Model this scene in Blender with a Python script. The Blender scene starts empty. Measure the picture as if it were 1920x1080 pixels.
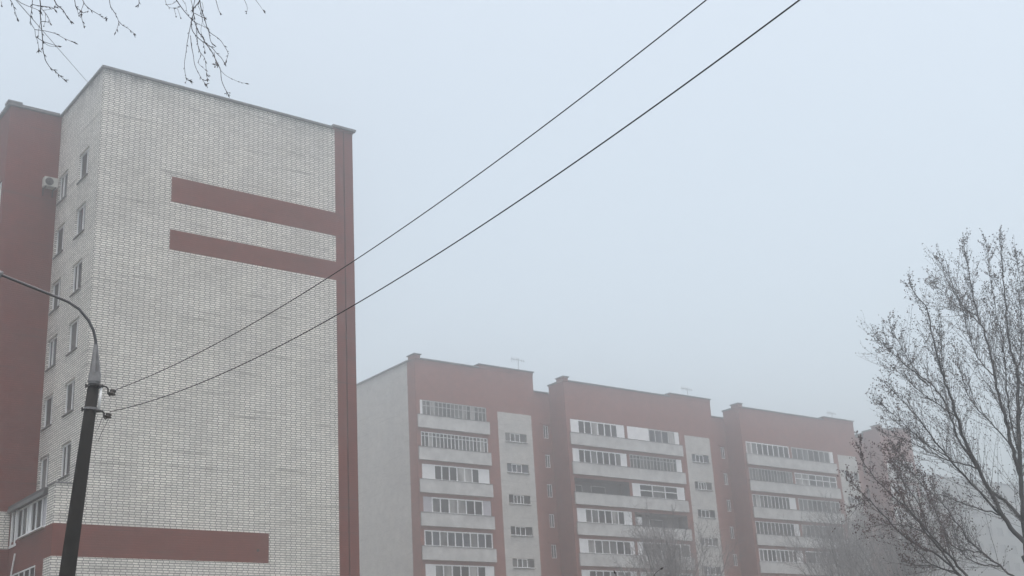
import bpy, math, random
from mathutils import Vector, Matrix
random.seed(7)
C = bpy.context.scene
COL = C.collection

# ------------------------------------------------------------------ camera
F_PX, YAW, PITCH, ROLL = 2348.11, 0.670667, 0.341468, -0.0616279
EYE = Vector((0, 0, 1.6))
fw = Vector((math.sin(YAW)*math.cos(PITCH), math.cos(YAW)*math.cos(PITCH), math.sin(PITCH)))
r0 = Vector((math.cos(YAW), -math.sin(YAW), 0)); u0 = r0.cross(fw)
rt = math.cos(ROLL)*r0 + math.sin(ROLL)*u0
up = -math.sin(ROLL)*r0 + math.cos(ROLL)*u0
cam = bpy.data.cameras.new('camera'); co = bpy.data.objects.new('camera', cam); COL.objects.link(co)
cam.sensor_width = 36; cam.lens = F_PX*36/1920; cam.clip_start = 0.1; cam.clip_end = 5000
M = Matrix.Identity(4)
for i in range(3):
    M[i][0], M[i][1], M[i][2], M[i][3] = rt[i], up[i], -fw[i], EYE[i]
co.matrix_world = M
C.camera = co

def ray(px, py):
    return fw + (px-960)/F_PX*rt - (py-540)/F_PX*up
def at(px, py, D):
    """survey point of the photo at horizontal distance D"""
    d = ray(px, py); return EYE + d*(D/math.hypot(d.x, d.y))

# ------------------------------------------------------------------ materials
def new_mat(name):
    m = bpy.data.materials.new(name); m.use_nodes = True
    nt = m.node_tree; b = nt.nodes['Principled BSDF']
    b.inputs['Specular IOR Level'].default_value = 0.25
    return m, nt, b
def N(nt, t, **kw):
    n = nt.nodes.new(t)
    for k, v in kw.items(): setattr(n, k, v)
    return n
def noise(nt, vec, scale, detail=4, rough=.6):
    n = N(nt, 'ShaderNodeTexNoise'); n.inputs['Scale'].default_value = scale
    n.inputs['Detail'].default_value = detail; n.inputs['Roughness'].default_value = rough
    nt.links.new(vec, n.inputs['Vector']); return n.outputs['Fac']
def ramp(nt, fac, a, b, ca=(0, 0, 0, 1), cb=(1, 1, 1, 1)):
    r = N(nt, 'ShaderNodeValToRGB'); e = r.color_ramp.elements
    e[0].position = a; e[1].position = b; e[0].color = ca; e[1].color = cb
    nt.links.new(fac, r.inputs[0]); return r.outputs[0]
def mix(nt, fac, a, b, mode='MIX'):
    m = N(nt, 'ShaderNodeMix', data_type='RGBA', blend_type=mode)
    for s, v in ((m.inputs[0], fac), (m.inputs[6], a), (m.inputs[7], b)):
        if hasattr(v, 'links'): nt.links.new(v, s)
        else: s.default_value = v
    return m.outputs[2]
def wallvec(nt, sx=1, sz=1):
    tc = N(nt, 'ShaderNodeTexCoord'); sp = N(nt, 'ShaderNodeSeparateXYZ'); nt.links.new(tc.outputs['Object'], sp.inputs[0])
    ad = N(nt, 'ShaderNodeMath', operation='ADD'); nt.links.new(sp.outputs[0], ad.inputs[0]); nt.links.new(sp.outputs[1], ad.inputs[1])
    cb = N(nt, 'ShaderNodeCombineXYZ'); nt.links.new(ad.outputs[0], cb.inputs[0]); nt.links.new(sp.outputs[2], cb.inputs[1])
    mp = N(nt, 'ShaderNodeMapping'); mp.inputs['Scale'].default_value = (sx, sz, 1)
    nt.links.new(cb.outputs[0], mp.inputs[0])
    return cb.outputs[0], mp.outputs[0], tc.outputs['Object']

def brick_mat(name, c1, c2, mortar, mw=.018, dirt=.45, bump=.4, head=.55, dirtc=(.11, .108, .105, 1), topz=None):
    m, nt, b = new_mat(name)
    v, _, ob = wallvec(nt)
    # slight waviness of the courses
    br = N(nt, 'ShaderNodeTexBrick'); nt.links.new(v, br.inputs['Vector'])
    br.offset = .2; br.inputs['Scale'].default_value = 1; br.inputs['Brick Width'].default_value = .262; br.inputs['Row Height'].default_value = .104
    br.inputs['Mortar Size'].default_value = mw; br.inputs['Mortar Smooth'].default_value = .35; br.inputs['Bias'].default_value = -.1
    br.inputs['Color1'].default_value = c1; br.inputs['Color2'].default_value = c2
    spz = N(nt, 'ShaderNodeSeparateXYZ'); nt.links.new(v, spz.inputs[0])
    dv_ = N(nt, 'ShaderNodeMath', operation='DIVIDE'); nt.links.new(spz.outputs[1], dv_.inputs[0]); dv_.inputs[1].default_value = .104
    fr_ = N(nt, 'ShaderNodeMath', operation='FRACT'); nt.links.new(dv_.outputs[0], fr_.inputs[0])
    pp_ = N(nt, 'ShaderNodeMath', operation='PINGPONG'); nt.links.new(fr_.outputs[0], pp_.inputs[0]); pp_.inputs[1].default_value = .5
    bed = ramp(nt, pp_.outputs[0], mw/.104*.38, mw/.104*.85, (1, 1, 1, 1), (0, 0, 0, 1))
    mort = mix(nt, ramp(nt, noise(nt, v, 1.3, 5, .7), .36, .66), mortar, tuple(min(1, x*2.6) for x in mortar[:3])+(1,))
    headj = mix(nt, head, c2, mort); nt.links.new(headj, br.inputs['Mortar'])
    # weathering: soft blotches, streaks along courses, rain streaks
    mp = N(nt, 'ShaderNodeMapping'); mp.inputs['Scale'].default_value = (.35, 5.5, 1); nt.links.new(v, mp.inputs[0])
    streak = ramp(nt, noise(nt, mp.outputs[0], .7, 6, .68), .57, .70)
    mp2 = N(nt, 'ShaderNodeMapping'); mp2.inputs['Scale'].default_value = (2.2, .18, 1); nt.links.new(v, mp2.inputs[0])
    rain = ramp(nt, noise(nt, mp2.outputs[0], .8, 5, .6), .68, .95)
    blot = ramp(nt, noise(nt, v, .32, 5, .6), .40, .75)
    mx = N(nt, 'ShaderNodeMath', operation='MAXIMUM'); nt.links.new(streak, mx.inputs[0]); nt.links.new(rain, mx.inputs[1])
    ml = N(nt, 'ShaderNodeMath', operation='MULTIPLY'); nt.links.new(mx.outputs[0], ml.inputs[0]); ml.inputs[1].default_value = dirt
    c0_ = mix(nt, bed, br.outputs['Color'], mort)
    c = mix(nt, ml.outputs[0], c0_, dirtc)
    ml2 = N(nt, 'ShaderNodeMath', operation='MULTIPLY'); nt.links.new(blot, ml2.inputs[0]); ml2.inputs[1].default_value = dirt*.5
    c = mix(nt, ml2.outputs[0], c, tuple(x*1.7 for x in dirtc[:3])+(1,))
    if topz:   # run-off stains under the coping
        mr = N(nt, 'ShaderNodeMapRange'); nt.links.new(spz.outputs[1], mr.inputs[0]); mr.inputs[1].default_value = topz-1.3; mr.inputs[2].default_value = topz
        mp3 = N(nt, 'ShaderNodeMapping'); mp3.inputs['Scale'].default_value = (1.1, .22, 1); nt.links.new(v, mp3.inputs[0])
        ms = N(nt, 'ShaderNodeMath', operation='MULTIPLY'); nt.links.new(mr.outputs[0], ms.inputs[0]); nt.links.new(ramp(nt, noise(nt, mp3.outputs[0], 1, 4, .6), .38, .62), ms.inputs[1])
        ms2 = N(nt, 'ShaderNodeMath', operation='MULTIPLY'); nt.links.new(ms.outputs[0], ms2.inputs[0]); nt.links.new(ramp(nt, noise(nt, v, .45, 3, .5), .36, .66), ms2.inputs[1])
        c = mix(nt, ms2.outputs[0], c, (.13, .13, .13, 1))
    pat = ramp(nt, noise(nt, v, .55, 6, .7), .38, .66, (.92, .91, .90, 1), (1.0, .985, .955, 1))
    c = mix(nt, 1.0, c, pat, 'MULTIPLY')
    nt.links.new(c, b.inputs['Base Color']); b.inputs['Roughness'].default_value = .9
    bp = N(nt, 'ShaderNodeBump'); bp.inputs['Strength'].default_value = bump; bp.inputs['Distance'].default_value = .01
    inv = N(nt, 'ShaderNodeMath', operation='SUBTRACT'); inv.inputs[0].default_value = 1; nt.links.new(br.outputs['Fac'], inv.inputs[1])
    nt.links.new(inv.outputs[0], bp.inputs['Height']); nt.links.new(bp.outputs[0], b.inputs['Normal'])
    return m
def plain(name, c, rough=.7, var=.25, scale=2.5, metal=0, spec=.25):
    m, nt, b = new_mat(name)
    tc = N(nt, 'ShaderNodeTexCoord')
    f = ramp(nt, noise(nt, tc.outputs['Object'], scale, 5, .65), .3, .7)
    lo = tuple(x*(1-var) for x in c)+(1,); hi = tuple(min(1, x*(1+var*.6)) for x in c)+(1,)
    nt.links.new(mix(nt, f, lo, hi), b.inputs['Base Color'])
    b.inputs['Roughness'].default_value = rough; b.inputs['Metallic'].default_value = metal
    b.inputs['Specular IOR Level'].default_value = spec
    return m
def glass(name, c, rough=.12):
    m, nt, b = new_mat(name)
    v, mp, ob = wallvec(nt, 1, .25)
    f = ramp(nt, noise(nt, mp, 1.1, 3, .5), .42, .6)
    nt.links.new(mix(nt, f, tuple(x*.55 for x in c)+(1,), tuple(x*1.3 for x in c)+(1,)), b.inputs['Base Color'])
    b.inputs['Roughness'].default_value = rough; b.inputs['Specular IOR Level'].default_value = .2
    return m

MAT = dict(
    white=brick_mat('white_silicate_brick', (.92, .90, .855, 1), (.70, .685, .65, 1), (.07, .07, .068, 1), mw=.0205, topz=31.93, head=.74, dirt=.6),
    whiteB=brick_mat('pale_brick', (.62, .61, .585, 1), (.55, .54, .52, 1), (.25, .25, .25, 1), mw=.012, dirt=.3),
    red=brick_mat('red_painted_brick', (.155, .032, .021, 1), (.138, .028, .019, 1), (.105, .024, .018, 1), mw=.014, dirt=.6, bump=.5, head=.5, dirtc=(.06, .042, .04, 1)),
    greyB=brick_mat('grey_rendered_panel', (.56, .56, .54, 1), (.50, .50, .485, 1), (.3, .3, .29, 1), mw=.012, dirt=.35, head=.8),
    redB=brick_mat('haze_paled_red_brick', (.235, .088, .068, 1), (.212, .079, .061, 1), (.18, .072, .056, 1), mw=.012, dirt=.45, bump=.25, dirtc=(.14, .08, .072, 1)),  # red paled in the base colour, adding to the fog's fade
    cap=plain('sheet_metal_coping', (.14, .14, .145), .55, .3, 3),
    roof=plain('roof_felt', (.07, .07, .07), .95),
    frame=plain('white_window_plastic', (.84, .85, .85), .4, .06),
    oldframe=plain('weathered_frame_paint', (.50, .51, .50), .6, .25, 6),
    panel=plain('white_panel', (.82, .83, .83), .5, .1, 1.5),
    lilac=plain('pale_grey_panel', (.46, .45, .48), .5, .1, 1.5),
    parapet=plain('balcony_panel', (.54, .54, .525), .85, .25, .9),
    dark=plain('dark_interior', (.06, .06, .062), .9),
    loggia=plain('loggia_wall', (.16, .15, .15), .9, .35, 1.2),
    glass=glass('window_glass', (.022, .024, .026), .35),
    glass2=glass('window_glass_curtained', (.12, .122, .12), .25),
    curtain=glass('curtained_pane', (.34, .335, .32), .4),
    glass3=glass('window_glass_bluish', (.06, .07, .085)),
    sill=plain('sill_metal', (.16, .16, .165), .6),
    concrete=plain('pole_concrete', (.014, .012, .011), .95, .4, 6),
    galv=plain('galvanised_steel', (.20, .20, .205), .6, .35, 8),
    arm=plain('arm_steel', (.055, .055, .06), .45, .3, 6, .3, .4),
    blackmetal=plain('dark_metal', (.02, .02, .02), .6),
    insul=plain('brown_porcelain', (.03, .022, .016), .25, .3, 10, 0, .5),
    wire=plain('cable_black', (.012, .012, .013), .6),
    birch=plain('birch_twig', (.05, .04, .04), .85, .4, 20),
    birchbark=plain('birch_bark', (.45, .44, .42), .85, .6, 3),
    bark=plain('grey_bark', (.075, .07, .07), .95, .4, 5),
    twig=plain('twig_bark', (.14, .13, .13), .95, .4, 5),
    fogtwig=plain('haze_paled_twig_bark', (.20, .19, .19), .95, .3, 5),  # bark colour lightened so the distant trees look fainter in haze
    leaf=plain('dry_leaf', (.16, .145, .14), .8, .5, 9),
    leafred=plain('rusty_leaf', (.13, .085, .08), .8, .5, 9),
    acwhite=plain('ac_casing', (.52, .52, .48), .5, .1),
    ground=plain('damp_ground', (.085, .085, .072), .95, .4, .15),
    farglass=plain('haze_paled_pane', (.27, .27, .28)),  # pane colour drawn near the wall tone, painting in the fog's low contrast
    farwall=plain('far_plaster', (.38, .38, .375), .9, .2, .3),
)

# ------------------------------------------------------------------ mesh helpers
class MB:
    RS = 1.0
    def __init__(s): s.v = []; s.f = []; s.mi = []; s.mats = []
    def m(s, k):
        if k not in s.mats: s.mats.append(k)
        return s.mats.index(k)
    def quad(s, a, b, c, d, k):
        n = len(s.v); s.v += [tuple(a), tuple(b), tuple(c), tuple(d)]; s.f.append((n, n+1, n+2, n+3)); s.mi.append(s.m(k))
    def box(s, x0, x1, y0, y1, z0, z1, k):
        n = len(s.v)
        s.v += [(x, y, z) for z in (z0, z1) for (x, y) in ((x0, y0), (x1, y0), (x1, y1), (x0, y1))]
        for q in ((3, 2, 1, 0), (4, 5, 6, 7), (0, 1, 5, 4), (1, 2, 6, 5), (2, 3, 7, 6), (3, 0, 4, 7)):
            s.f.append(tuple(n+i for i in q)); s.mi.append(s.m(k))
    def tube(s, pts, rad, k, sides=6, cap=True):
        pts = [Vector(p) for p in pts]
        if not hasattr(rad, '__len__'): rad = [rad]*len(pts)
        rad = [r_*MB.RS for r_ in rad]
        n0 = len(s.v); a = None; L = len(pts); ki = s.m(k)
        for i, p in enumerate(pts):
            t = (pts[min(i+1, L-1)]-pts[max(i-1, 0)])
            if t.length < 1e-9: t = Vector((0, 0, 1))
            t.normalize()
            if a is None:
                a = t.orthogonal().normalized()
            else:
                a = a - t*a.dot(t)
                a = a.normalized() if a.length > 1e-6 else t.orthogonal().normalized()
            b = t.cross(a)
            for j in range(sides):
                w = 2*math.pi*j/sides
                s.v.append(tuple(p + (a*math.cos(w)+b*math.sin(w))*rad[i]))
        for i in range(L-1):
            for j in range(sides):
                j2 = (j+1) % sides
                s.f.append((n0+i*sides+j, n0+i*sides+j2, n0+(i+1)*sides+j2, n0+(i+1)*sides+j)); s.mi.append(ki)
        if cap:
            s.f.append(tuple(n0+j for j in reversed(range(sides)))); s.mi.append(ki)
            s.f.append(tuple(n0+(L-1)*sides+j for j in range(sides))); s.mi.append(ki)
    def build(s, name, parent=None, smooth=False):
        me = bpy.data.meshes.new(name); 
        off = Vector(parent_world(parent)) if parent else Vector((0, 0, 0))
        me.from_pydata([tuple(Vector(v)-off) for v in s.v], [], s.f)
        for k in s.mats: me.materials.append(MAT[k])
        me.polygons.foreach_set('material_index', s.mi)
        if smooth: me.polygons.foreach_set('use_smooth', [True]*len(s.f))
        me.update()
        o = bpy.data.objects.new(name, me); COL.objects.link(o)
        if parent: o.parent = parent
        return o
def parent_world(o):
    v = Vector((0, 0, 0))
    while o is not None: v = v+o.location; o = o.parent
    return v
def thing(name, label, cat, loc, group=None):
    o = bpy.data.objects.new(name, None); o.empty_display_size = .3; COL.objects.link(o)
    o.location = loc; tag(o, label, cat, group); return o
def tag(o, label=None, cat=None, group=None, kind=None):
    if label: o['label'] = label
    if cat: o['category'] = cat
    if group: o['group'] = group
    if kind: o['kind'] = kind
    return o

def wall(mb, axis, c, u, z, matf, holes=(), depth=.16, reveal='white', flip=False):
    """wall on plane axis=c ('y': u is x, seen from -y; 'x': u is y, seen from -x) split into a grid; holes get reveals"""
    us = sorted(set([round(a, 4) for a in u]+[round(h[i], 4) for h in holes for i in (0, 1)]))
    zs = sorted(set([round(a, 4) for a in z]+[round(h[i], 4) for h in holes for i in (2, 3)]))
    P = (lambda a, h, d=0: (a, c+d, h)) if axis == 'y' else (lambda a, h, d=0: (c+d, a, h))
    if axis == 'x': order = lambda a, b: (b, a)
    else: order = lambda a, b: (a, b)
    for i in range(len(us)-1):
        for j in range(len(zs)-1):
            um, zm = (us[i]+us[i+1])/2, (zs[j]+zs[j+1])/2
            if any(h[0] < um < h[1] and h[2] < zm < h[3] for h in holes): continue
            k = matf(um, zm)
            if k is None: continue
            a, b = order(us[i], us[i+1])
            mb.quad(P(a, zs[j]), P(b, zs[j]), P(b, zs[j+1]), P(a, zs[j+1]), k)
    for h in holes:
        a, b = order(h[0], h[1]); z0, z1 = h[2], h[3]; d = h[4] if len(h) > 4 else depth
        k = h[5] if len(h) > 5 else matf((h[0]+h[1])/2, z0-.02) or reveal
        mb.quad(P(a, z0), P(a, z0, d), P(a, z1, d), P(a, z1), k)
        mb.quad(P(b, z0, d), P(b, z0), P(b, z1), P(b, z1, d), k)
        mb.quad(P(a, z1), P(a, z1, d), P(b, z1, d), P(b, z1), k)
        mb.quad(P(a, z0, d), P(a, z0), P(b, z0), P(b, z0, d), k)

def window_frame(mb, axis, c, u0, u1, z0, z1, mull, k='frame', t=.05, d=.05, trans=None):
    def bar(a0, a1, h0, h1):
        if axis == 'y': mb.box(a0, a1, c-d, c, h0, h1, k)
        else: mb.box(c-d, c, a0, a1, h0, h1, k)
    bar(u0, u1, z0, z0+t); bar(u0, u1, z1-t, z1)
    xs = [u0]+[u0+(u1-u0)*m for m in mull]+[u1]
    for i, x in enumerate(xs):
        a0 = x if i == 0 else (x-t if i == len(xs)-1 else x-t/2)
        bar(a0, a0+t, z0+t, z1-t)
    if trans:
        for i in range(len(xs)-1): bar(xs[i]+t, xs[i+1]-t, z0+(z1-z0)*trans, z0+(z1-z0)*trans+t*.8)
def pane(mb, axis, c, u0, u1, z0, z1, k):
    if axis == 'y': mb.box(u0, u1, c, c+.02, z0, z1, k)
    else: mb.box(c, c+.02, u0, u1, z0, z1, k)

# ------------------------------------------------------------------ world, light, haze
w = bpy.data.worlds.new("World"); C.world = w; w.use_nodes = True
nt = w.node_tree; bg = nt.nodes['Background']
sky = N(nt, 'ShaderNodeTexSky', sky_type='NISHITA'); sky.sun_disc = False
SUN_EL, SUN_ROT = math.radians(83), math.radians(185)
sky.sun_elevation = SUN_EL; sky.sun_rotation = SUN_ROT
sky.air_density = 1.0; sky.dust_density = 6.0; sky.ozone_density = 1.0
hs = N(nt, 'ShaderNodeHueSaturation'); hs.inputs['Hue'].default_value = .474; hs.inputs['Saturation'].default_value = .49
nt.links.new(sky.outputs[0], hs.inputs['Color']); nt.links.new(hs.outputs[0], bg.inputs[0])
bg.inputs[1].default_value = .15
sl = bpy.data.lights.new('sun', 'SUN'); sl.energy = 0.5; sl.angle = math.radians(40); sl.color = (1, .97, .93)
so = bpy.data.objects.new('sun', sl); COL.objects.link(so)
sd = Vector((math.sin(SUN_ROT)*math.cos(SUN_EL), math.cos(SUN_ROT)*math.cos(SUN_EL), math.sin(SUN_EL)))
so.rotation_euler = sd.to_track_quat('Z', 'Y').to_euler(); so.location = (0, 0, 60)

hz = MB(); hz.v = [(x, y, z) for z in (-1.0, 37.0) for (x, y) in ((-420, -420), (520, -420), (520, 520), (-420, 520))]
hz.f = [(3, 2, 1, 0), (4, 5, 6, 7), (0, 1, 5, 4), (1, 2, 6, 5), (2, 3, 7, 6), (3, 0, 4, 7)]; hz.mi = [0]*6
hm = bpy.data.materials.new('haze_air'); hm.use_nodes = True; hn = hm.node_tree
for n in list(hn.nodes):
    if n.type == 'BSDF_PRINCIPLED': hn.nodes.remove(n)
pv = N(hn, 'ShaderNodeVolumePrincipled'); pv.inputs['Color'].default_value = (.91, .925, .93, 1); pv.inputs['Density'].default_value = .0057; pv.inputs['Anisotropy'].default_value = .88
hn.links.new(pv.outputs[0], hn.nodes['Material Output'].inputs['Volume'])
MAT['haze'] = hm; hz.mats = ['haze']
tag(hz.build('haze'), 'pale grey fog filling the air between the buildings', 'fog', kind='stuff')

g = MB(); n = 24
for i in range(n):
    for j in range(n):
        x0, x1 = -400+900*i/n, -400+900*(i+1)/n; y0, y1 = -400+900*j/n, -400+900*(j+1)/n
        g.quad((x0, y0, 0), (x1, y0, 0), (x1, y1, 0), (x0, y1, 0), 'ground')
tag(g.build('ground'), 'flat damp ground between the buildings', 'ground', kind='structure')

# ------------------------------------------------------------------ tower A (near building)
XA, XA1, YA, YR, XR, XB, ZT = 17.45, 30.79, 51.55, 57.3, 14.96, 16.45, 31.93
A = thing('apartment_building', 'near white brick block with red painted bands, behind the street lamp', 'building', (24, 60, 0))
def a_front(u, z):
    if u > 29.70: return 'red'
    if 25.90 < z < 27.19 and u > 20.94: return 'red'
    if 23.50 < z < 24.50 and u > 20.94: return 'red'
    if 9.40 < z < 10.73 and u < 26.08: return 'red'
    if u < XA and z > 12.36: return None
    return 'white'
mb = MB()
wall(mb, 'y', YA, (XB, XA, 20.94, 26.08, 29.70, 30.20), (0, 9.40, 10.73, 12.36, 23.50, 24.50, 25.90, 27.19, ZT), a_front)
# corner pilaster a little behind the front, with the joint between
mb.quad((30.20, YA, 0), (30.20, YA+.16, 0), (30.20, YA+.16, ZT), (30.20, YA, ZT), 'red')
mb.quad((30.20, YA+.16, 0), (30.29, YA+.16, 0), (30.29, YA+.16, ZT), (30.20, YA+.16, ZT), 'red')
mb.quad((30.29, YA+.16, 0), (30.29, YA+.03, 0), (30.29, YA+.03, ZT), (30.29, YA+.16, ZT), 'red')
mb.quad((30.29, YA+.03, 0), (XA1, YA+.03, 0), (XA1, YA+.03, ZT), (30.29, YA+.03, ZT), 'red')
mb.quad((XA1, YA+.03, 0), (XA1, 88, 0), (XA1, 88, ZT), (XA1, YA+.03, ZT), 'red')
A_WIN = []
for k in range(6):
    z0 = 27.08-2.8*k
    A_WIN.append((52.95, 54.25, z0, z0+1.46))
    A_WIN.append((55.80, 57.08, z0 if k < 5 else 12.52, z0+1.46))
wall(mb, 'x', XA, (YA, YR), (12.36, ZT), lambda u, z: 'white', [h+(.17,) for h in A_WIN])
mb.quad((XA1, 88, 0), (XR, 88, 0), (XR, 88, ZT), (XA1, 88, ZT), 'red')
mb.quad((XR, YR, ZT), (XA, YR, ZT), (XA, 88, ZT), (XR, 88, ZT), 'roof')
mb.quad((XA, YA+.14, ZT), (XA1, YA+.14, ZT), (XA1, 88, ZT), (XA, 88, ZT), 'roof')
# low bay: pier beside the balconies
mb.quad((XB, 52.45, 10.73), (XB, YA, 10.73), (XB, YA, 12.36), (XB, 52.45, 12.36), 'white')
mb.quad((XB, 52.45, 9.40), (XB, YA, 9.40), (XB, YA, 10.73), (XB, 52.45, 10.73), 'red')
mb.quad((XB, 52.45, 0), (XB, YA, 0), (XB, YA, 9.40), (XB, 52.45, 9.40), 'white')
mb.quad((XB, YA, 12.36), (XA, YA, 12.36), (XA, 52.45, 12.36), (XB, 52.45, 12.36), 'white')
mb.build('wall', A)
mb = MB()
RW = []
for k in range(6): RW.append((57.72, 59.2, 26.45-2.8*k, 28.15-2.8*k))
wall(mb, 'y', YR, (XR, 16.40, XA), (0, 10.48, 12.12, ZT), lambda u, z: 'red' if not (u < 16.40 and 10.48 < z < 12.12) else 'white')
wall(mb, 'x', XR, (YR, 88), (0, 10.48, 12.12, ZT), lambda u, z: 'red', [h+(.12,) for h in RW])
mb.build('rear_wall', A)
# copings: dark sheet metal, butted at the corners
mb = MB()
mb.box(XA-.10, 29.55, YA-.10, YA+.35, ZT, ZT+.10, 'cap')
mb.box(XA-.10, XA+.35, YA+.353, YR+.5, ZT, ZT+.10, 'cap')
mb.box(29.553, XA1+.14, YA-.13, YA+.6, ZT+.10, ZT+.22, 'cap'); mb.box(29.6, XA1+.02, YA-.02, YA+.6, ZT+.002, ZT+.097, 'red')
mb.box(XA1-.3, XA1+.14, YA+.603, 88, ZT, ZT+.14, 'cap')
mb.box(XR-.13, XA-.14, YR-.13, YR+.35, ZT-.03, ZT+.11, 'cap')
mb.box(XR-.18, XR+.5, YR-.16, YR+.42, ZT+.113, ZT+.2, 'cap')
mb.box(XR-.13, XR+.35, YR+.353, 88, ZT-.03, ZT+.11, 'cap')
mb.build('coping', A)
def a_window(plane, h, white_at=None, kglass='glass', mull=(.42,)):
    o = MB(); pane(o, 'x', plane+.13, h[0]+.02, h[1]-.02, h[2]+.02, h[3]-.02, kglass); wo = o.build('window', A)
    o = MB(); window_frame(o, 'x', plane+.128, h[0]+.01, h[1]-.01, h[2]+.01, h[3]-.01, mull, t=.075); o.build('frame', wo)
    o = MB(); o.box(plane-.07, plane+.12, h[0]-.05, h[1]+.05, h[2]-.045, h[2]-.003, 'sill'); o.build('sill', wo)
for i, h in enumerate(A_WIN):
    a_window(XA, h, kglass=('glass', 'glass', 'glass2', 'glass', 'glass3')[i*7 % 5], mull=((.30,), (.62,), (.38,))[i % 3])
for h in RW: a_window(XR, h, kglass='glass2', mull=(.35, .68))
# glazed balcony of the low storeys
mb = MB()
mb.quad((XB, YR, 9.32), (XB, 52.453, 9.32), (XB, 52.453, 10.74), (XB, YR, 10.74), 'red')
mb.quad((XB, YR, 9.32), (XB+.2, YR, 9.32), (XB+.2, 52.453, 9.32), (XB, 52.453, 9.32), 'red')
mb.quad((XB, YR, 0), (XB, 52.453, 0), (XB, 52.453, 7.9), (XB, YR, 7.9), 'red')
mb.quad((XB, 53.45, 7.9), (XB, 52.453, 7.9), (XB, 52.453, 9.32), (XB, 53.45, 9.32), 'red')
mb.quad((XB, 53.45, 9.32), (XB+.2, 53.45, 9.32), (XB+.2, 53.45, 7.9), (XB, 53.45, 7.9), 'red')
bal = mb.build('balcony', A)
o = MB(); o.box(XB-.16, XA, 52.46, YR, 12.10, 12.34, 'roof'); o.box(XB-.20, XB-.162, 52.46, YR, 12.04, 12.2, 'cap'); o.build('balcony_roof', bal)
o = MB(); pane(o, 'x', XB+.10, 52.46, YR-.01, 10.74, 12.10, 'glass'); o.build('pane', bal); o = MB(); pane(o, 'x', XB+.10, 53.46, YR-.01, 7.9, 9.32, 'glass'); o.build('pane', bal)
for (u0_, u1_, k_) in ((54.5, 55.05, 'panel'), (53.75, 54.0, 'glass2'), (55.3, 55.85, 'glass2'), (52.5, 53.1, 'lilac')):
    o = MB(); pane(o, 'x', XB+.07, u0_, u1_, 10.8, 12.0, k_); o.build('curtain', bal)
o = MB(); window_frame(o, 'x', XB+.06, 52.47, 56.4, 10.745, 12.05, (.17, .36, .52, .66, .83), t=.055); o.build('window_frame', bal); o = MB()
window_frame(o, 'x', XB+.06, 53.5, YR-.1, 7.95, 9.30, (.2, .4, .6, .8), t=.055); o.build('window_frame', bal)
o = MB(); o.box(XB-.14, XB-.002, 52.5, 55.95, 10.70, 10.755, 'frame'); o.build('sill', bal)
o = MB(); o.box(XB-.02, XB+.05, 56.45, 56.62, 10.6, 12.08, 'frame'); o.build('post', bal); o = MB(); o.box(XB-.02, XB+.05, 57.0, 57.2, 10.6, 12.08, 'frame'); o.build('post', bal); o = MB(); o.box(XB-.03, XB+.05, 56.3, 57.29, 10.5, 10.6, 'frame'); o.build('sill', bal)
o = MB(); o.tube([(XB-.06, 56.15, 10.15), (XB-.07, 56.2, 9.9), (XB-.09, 56.35, 9.4), (XB-.1, 56.5, 8.6), (XB-.1, 56.5, 5)], .035, 'frame'); o.build('downpipe', A)
# ledge on the bay, and a small vent hole
o = MB(); o.box(XB-.05, XA-.003, YA-.04, 52.45, 12.363, 12.41, 'cap'); o.build('ledge', A)
o = MB(); o.tube([(25.55, YA-.03, 9.95), (25.55, YA+.02, 9.95)], .065, 'blackmetal', 10); o.build('vent_pipe', A)

ac = thing('air_conditioner', 'small white air conditioner box on the dark red wall beside a window', 'air conditioner', (17.0, 57.1, 27.8))
o = MB(); o.box(16.68, 17.32, 56.80, 57.16, 27.85, 28.33, 'acwhite'); o.build('casing', ac)
o = MB()
for rr_ in (.19, .14, .09, .045):
    o.tube([(16.91+rr_*math.cos(a*math.pi/8), 56.79, 28.09+rr_*math.sin(a*math.pi/8)) for a in range(17)], .012, 'galv', 4, False)
o.tube([(16.91, 56.799, 28.09), (16.91, 56.795, 28.09)], .205, 'blackmetal', 20); o.build('fan_grille', ac)
for x_ in (16.74, 17.2):
    o = MB(); o.box(x_, x_+.05, 56.80, 57.30, 27.79, 27.847, 'blackmetal'); o.box(x_, x_+.05, 57.24, 57.30, 27.5, 27.79, 'blackmetal'); o.build('bracket', ac)

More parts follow.
